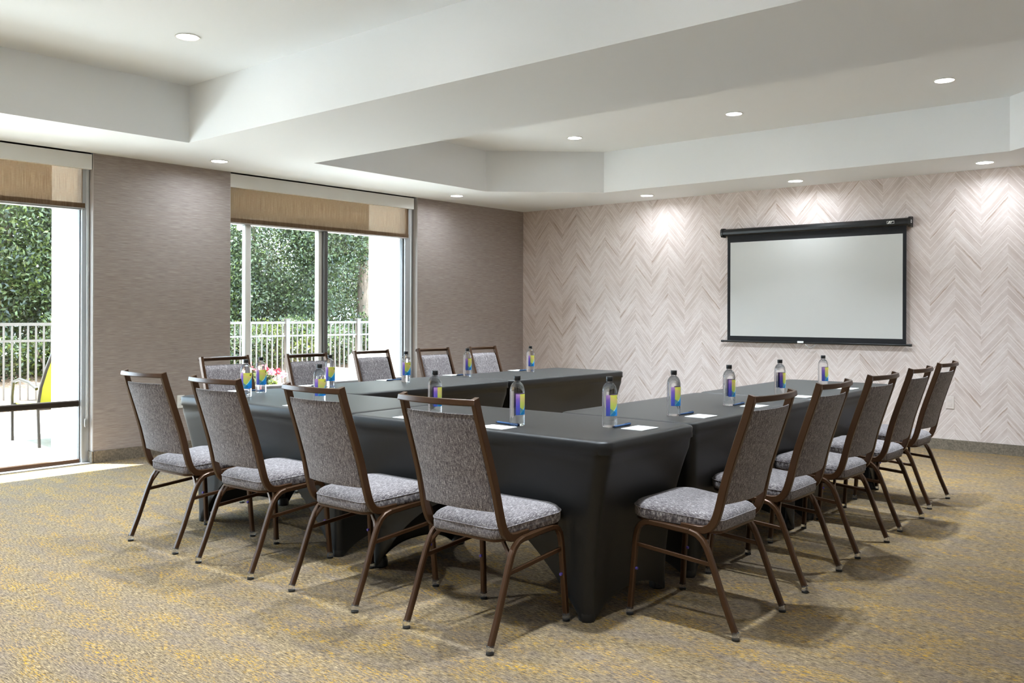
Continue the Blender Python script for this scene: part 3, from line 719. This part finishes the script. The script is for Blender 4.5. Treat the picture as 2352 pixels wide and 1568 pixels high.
for (x, y, a, w_), (px, py, pa) in zip(PAD, PEN):
    c = pp_ if first else copy_tree(pp_); q = qq_ if first else copy_tree(qq_); first = False
    c.location = (x, y, TT+.0004); c.rotation_euler = (0, 0, R(a)); tag(c, 'white note pad at the '+w_, 'note pad', 'note pads on the tables')
    q.location = (px, py, TT); q.rotation_euler = (0, 0, R(pa)); tag(q, 'blue pen lying at the '+w_, 'pen', 'blue pens on the tables')

# ================================================================== OUTDOORS
# fence along x = -5
FX = -5.0
f = empty('patio_fence', (FX, 0, -.05)); tag(f, 'beige metal picket fence with posts behind the patio', 'fence'); L = Vector(f.location)
pk = None; y = -6.2; i = 0
while y < 3.0:
    if abs(y+.10) > .06 and abs(y-1.40) > .06:
        if pk is None: pk = MB().box((-.010, -.010, .05), (.010, .010, 1.13)).build('picket', 'fence', f); o = pk
        else: o = link('picket', pk.data, f)
        o.location = (0, y, 0)
    y += .0985
for za, zb_ in ((1.118, 1.158), (.905, .935), (.12, .15)):
    MB().box((-.018, -6.25, za), (.018, 3.0, zb_)).build('rail', 'fence', f)
for py in (-5.9, -.10, 1.40, 2.95):
    MB().box((-.038, py-.038, 0), (.038, py+.038, 1.19), bev=.003).box((-.045, py-.045, 1.19), (.045, py+.045, 1.205)).build('post', 'fence', f)
# patio chair seen through the door
def patio_chair(loc, rz, label):
    r = empty('patio_chair', loc, rz); tag(r, label, 'patio chair')
    S_ = oct_sec(.013, .013, .004)
    for sx in (-1, 1):
        MB().sweep([(sx*.29, .30, 0), (sx*.29, .31, .45), (sx*.29, .27, .60), (sx*.29, .1, .635), (sx*.29, -.15, .615), (sx*.28, -.30, .565)], S_, side=(1, 0, 0)).build('arm_frame', 'patiometal', r, True, 30)
        MB().sweep([(sx*.27, -.34, 0), (sx*.27, -.30, .40), (sx*.27, -.37, .58), (sx*.27, -.50, .76), (sx*.26, -.63, .93)], S_, side=(1, 0, 0)).build('rear_leg', 'patiometal', r, True, 30)
    MB().sweep([(-.29, .30, .37), (.29, .30, .37)], S_).build('front_rail', 'patiometal', r); MB().sweep([(-.27, -.31, .37), (.27, -.31, .37)], S_).build('rear_rail', 'patiometal', r)
    n = 10; mb = MB(); vv = []; ff = []
    pr = [(.29, .385), (.15, .36), (0, .345), (-.15, .355), (-.28, .39), (-.36, .56), (-.49, .75), (-.62, .92)]
    for yy, zz in pr: vv += [(-.265, yy, zz), (.265, yy, zz), (.265, yy-.004, zz-.008), (-.265, yy-.004, zz-.008)]
    for k in range(len(pr)-1):
        a = 4*k
        for q in range(4): ff.append((a+q, a+(q+1) % 4, a+4+(q+1) % 4, a+4+q))
    ff += [(3, 2, 1, 0), tuple(len(vv)-4+q for q in range(4))]
    mb.add(vv, ff).build('sling', 'yellow', r, True, 50); r.scale = (1, 1.12, .97); return r
patio_chair((-1.70, -5.14, -.02), R(86), 'brown metal patio chair with a yellow sling outside the glass door')
patio_chair((-3.05, -5.75, -.04), R(60), 'second brown metal patio chair further out by the fence')
# outdoor sofa seen through the window
s = empty('patio_sofa', (-1.75, -.85, -.02)); tag(s, 'pale woven patio sofa with a white back cushion outside the window', 'sofa')
MB().box((-.40, -.78, .06), (.42, .78, .36), bev=.02).build('base', 'wicker', s); MB().box((-.40, -.80, .06), (.42, -.66, .56), bev=.02).build('arm', 'wicker', s); MB().box((-.40, .66, .06), (.42, .80, .56), bev=.02).build('arm', 'wicker', s)
MB().box((.26, -.66, .30), (.42, .66, .60), bev=.02).build('back', 'wicker', s); MB().box((-.40, -.65, .36), (.25, .65, .48), bev=.04).build('seat_cushion', 'cushion', s)
MB().box((.02, -.64, .47), (.25, 0, .77), bev=.05).build('back_cushion', 'cushion', s); MB().box((.02, .01, .47), (.25, .64, .77), bev=.05).build('back_cushion', 'cushion', s)
for sx in (-.34, .34):
    for sy in (-.7, .7): MB().box((sx-.025, sy-.025, 0), (sx+.025, sy+.025, .07)).build('foot', 'patiometal', s)
# leaf clouds
def leaf_mesh(name, c, size, mat, parent, flat=.0):
    n = len(c); u_ = rng.normal(size=(n, 3)); u_ /= np.linalg.norm(u_, axis=1)[:, None]; w_ = rng.normal(size=(n, 3)); v_ = np.cross(u_, w_); v_ /= np.linalg.norm(v_, axis=1)[:, None]
    a = size*(.7+.6*rng.random(n))[:, None]; vv = np.empty((n, 4, 3)); vv[:, 0] = c-u_*a; vv[:, 1] = c+v_*a*.42; vv[:, 2] = c+u_*a; vv[:, 3] = c-v_*a*.42
    me = bpy.data.meshes.new(name); me.vertices.add(4*n); me.vertices.foreach_set('co', vv.ravel().astype(np.float32))
    me.loops.add(4*n); me.loops.foreach_set('vertex_index', np.arange(4*n, dtype=np.int32)); me.polygons.add(n); me.polygons.foreach_set('loop_start', np.arange(0, 4*n, 4, dtype=np.int32)); me.polygons.foreach_set('loop_total', np.full(n, 4, dtype=np.int32))
    me.materials.append(MAT[mat]); me.update(calc_edges=True); me.validate(); return link(name, me, parent)
def blob(n, cx, cy, cz, rx, ry, rz, k=26):
    # leaves gathered round random tufts inside an ellipsoid
    d_ = rng.normal(size=(k, 3)); d_ /= np.linalg.norm(d_, axis=1)[:, None]; rad = rng.random(k)**.4
    cen = d_*rad[:, None]; idx = rng.integers(0, k, n); p = cen[idx]+np.clip(rng.normal(size=(n, 3)), -1.9, 1.9)*.20
    return np.array([cx, cy, cz])+p*np.array([rx, ry, rz])
def tree(loc, h, r0, crown, n, mat, size, label, lean=0.):
    r = empty('tree', loc); tag(r, label, 'tree', 'trees beyond the fence')
    pth = [(lean*t*t*h, .06*math.sin(5*t), h*t) for t in np.linspace(0, 1, 9)]
    mb = MB(); rings = []
    for k, p in enumerate(pth):
        rr = r0*(1-.55*k/8)*(1.25 if k == 0 else 1); rings.append([(p[0]+rr*math.cos(q), p[1]+rr*math.sin(q), p[2]) for q in np.linspace(0, 2*math.pi, 13)[:-1]])
    mb.loft(rings)
    tk = mb.build('trunk', 'bark', r, True, 60)
    for k in range(5):
        z0 = h*(.35+.12*k); a = k*2.3+loc[1]; p0 = Vector((lean*(z0/h)**2*h, 0, z0)); p1 = p0+Vector((math.cos(a)*.9, math.sin(a)*.9, .5)); 
        MB().tube([p0, (p0+p1)/2+Vector((0, 0, .1)), p1], r0*.2, 6).build('branch', 'bark', tk, True)
    pts = np.concatenate([blob(int(n*2.6)//len(crown), *c, 46) for c in crown]); leaf_mesh('foliage', pts, size*.52, mat, r); return r
tree((-7.6, 3.65, .2), 6.5, .15, [(0, -.4, 4.2, 1.6, 1.6, 1.4), (-.6, .9, 3.2, 1.5, 1.5, 1.5), (.3, -1.2, 2.6, .8, 1.1, 1.0)], 15000, 'leaf2', .075, 'tree with a thick straight trunk seen beside the white pier in the window')
tree((-8.6, 1.6, .2), 5.5, .05, [(0, 0, 2.8, 1.6, 1.8, 1.6), (.3, -.9, 1.5, 1.0, 1.2, 1.0), (.2, .6, 1.2, 1.2, 1.3, .9)], 17000, 'leaf2', .07, 'slim grey-green tree in the middle of the window')
tree((-9.4, .2, .2), 6., .09, [(0, 0, 3.0, 1.7, 1.9, 1.8), (.2, .2, 1.4, 1.4, 1.5, 1.0)], 15000, 'leaf1', .08, 'dense green tree behind the fence post in the window')
tree((-7.8, -1.35, .2), 5.5, .08, [(0, 0, 3.0, 1.3, 1.5, 1.6), (.2, .2, 1.5, 1.2, 1.2, 1.0)], 14000, 'leaf1', .075, 'bright green tree at the window edge next to the taupe wall')
tree((-8.2, -3.35, .2), 6.5, .17, [(.4, .7, 2.9, 1.4, 1.5, 1.4), (.2, -1.0, 3.2, 1.4, 1.5, 1.6), (.6, .2, 1.3, 1.2, 1.3, .8)], 16000, 'leaf1', .08, 'tree with a brown trunk seen at the far side of the glass door', .02)
tree((-10.5, -2.0, .2), 7, .12, [(0, 0, 3.6, 1.9, 2.2, 2.2), (0, .3, 1.6, 1.7, 1.9, 1.2)], 14000, 'leaf3', .085, 'yellow-green tree deep behind the fence near the glass door')
tree((-11.5, 2.6, .2), 7, .12, [(0, 0, 3.6, 2.0, 2.6, 2.2), (0, .3, 1.6, 1.9, 2.4, 1.2)], 15000, 'leaf3', .085, 'yellow-green tree deep behind the fence across the window')
tree((-11.5, 5.6, .2), 7, .12, [(0, 0, 3.6, 2.0, 2.4, 2.2), (0, .3, 1.6, 1.9, 2.2, 1.2)], 13000, 'leaf1', .09, 'shaded tree behind the thick trunk near the white pier')
tree((-12.5, -5.0, .2), 7, .14, [(0, 0, 3.6, 2.0, 2.4, 2.2), (0, .3, 1.6, 1.9, 2.2, 1.2)], 12000, 'leaf1', .09, 'shaded tree far behind the patio chair')
def shrub(loc, rx, ry, rz, n, mat, label):
    r = empty('shrub', loc); tag(r, label, 'shrub', 'shrubs along the fence')
    for k in range(5):
        a = k*1.26; MB().tube([(0, 0, 0), (.3*rx*math.cos(a), .3*ry*math.sin(a), rz*.6), (.5*rx*math.cos(a), .5*ry*math.sin(a), rz*1.2)], .015, 5).build('stem', 'bark', r, True)
    leaf_mesh('foliage', blob(int(n*1.8), 0, 0, rz, rx, ry, rz), .036, mat, r)
for k, (y, x, mt, lab) in enumerate([(-4.6, -6.6, 'leaf1', 'low shrub behind the fence at the edge of the glass door'), (-3.2, -6.3, 'leaf3', 'low yellow-green shrub behind the fence beside the patio chair'), (-1.9, -6.4, 'leaf1', 'low shrub behind the fence hidden mostly by the taupe wall'), (-.7, -6.3, 'leaf2', 'low shrub behind the fence near its first post'), (.5, -6.5, 'leaf3', 'low yellow-green shrub between the two fence posts'), (1.7, -6.4, 'leaf2', 'low grey-green shrub behind the second fence post'), (2.9, -6.6, 'leaf1', 'low shrub at the foot of the thick trunk')]):
    shrub((x, y, .18), .8, .85, .50, 5200, mt, lab)
# potted flowers
r = empty('flower_pot', (-1.95, -2.62, -.02)); tag(r, 'cream pot of red and pink flowers outside the window', 'flower pot')
MB().lathe([(.001, 0), (.11, 0), (.13, .02), (.17, .36), (.185, .37), (.185, .40), (.16, .40), (.15, .36), (.001, .35)], 24).build('pot', 'pot', r, True, 40)
leaf_mesh('foliage', blob(900, 0, 0, .46, .16, .20, .10, 12), .035, 'leaf3', r)
for k, (dx, dy, dz, mt) in enumerate([(.05, -.22, .63, 'petal'), (0, .06, .58, 'petal'), (.05, .10, .55, 'petal2'), (-.03, .16, .53, 'petal2'), (.02, .22, .54, 'petal'), (.06, .26, .50, 'petal2'), (0, -.1, .56, 'petal2')]):
    leaf_mesh('blossom', np.array([dx, dy, dz])+rng.normal(size=(60, 3))*.018, .02, mt, r)
    MB().tube([(dx*.4, dy*.4, .36), (dx, dy, dz)], .004, 5).build('stalk', 'leaf1', r)
# a string-light bulb
r = empty('string_light', (-2.5, -2.586, 2.30)); tag(r, 'round string-light bulb hanging outside at the window top', 'light bulb')
MB().lathe([(.001, -.02), (.03, -.005), (.038, .02), (.03, .045), (.018, .06)], 16).build('bulb', 'bulb', r, True); MB().lathe([(.02, .058), (.022, .065), (.022, .10), (.012, .11)], 14).build('socket', 'aludark', r, True)
MB().tube([(0, -6, 1.1), (0, -3, .5), (0, 0, .11), (0, 3, .5), (0, 6, 1.1)], .006, 6).build('cable', 'aludark', r, True)
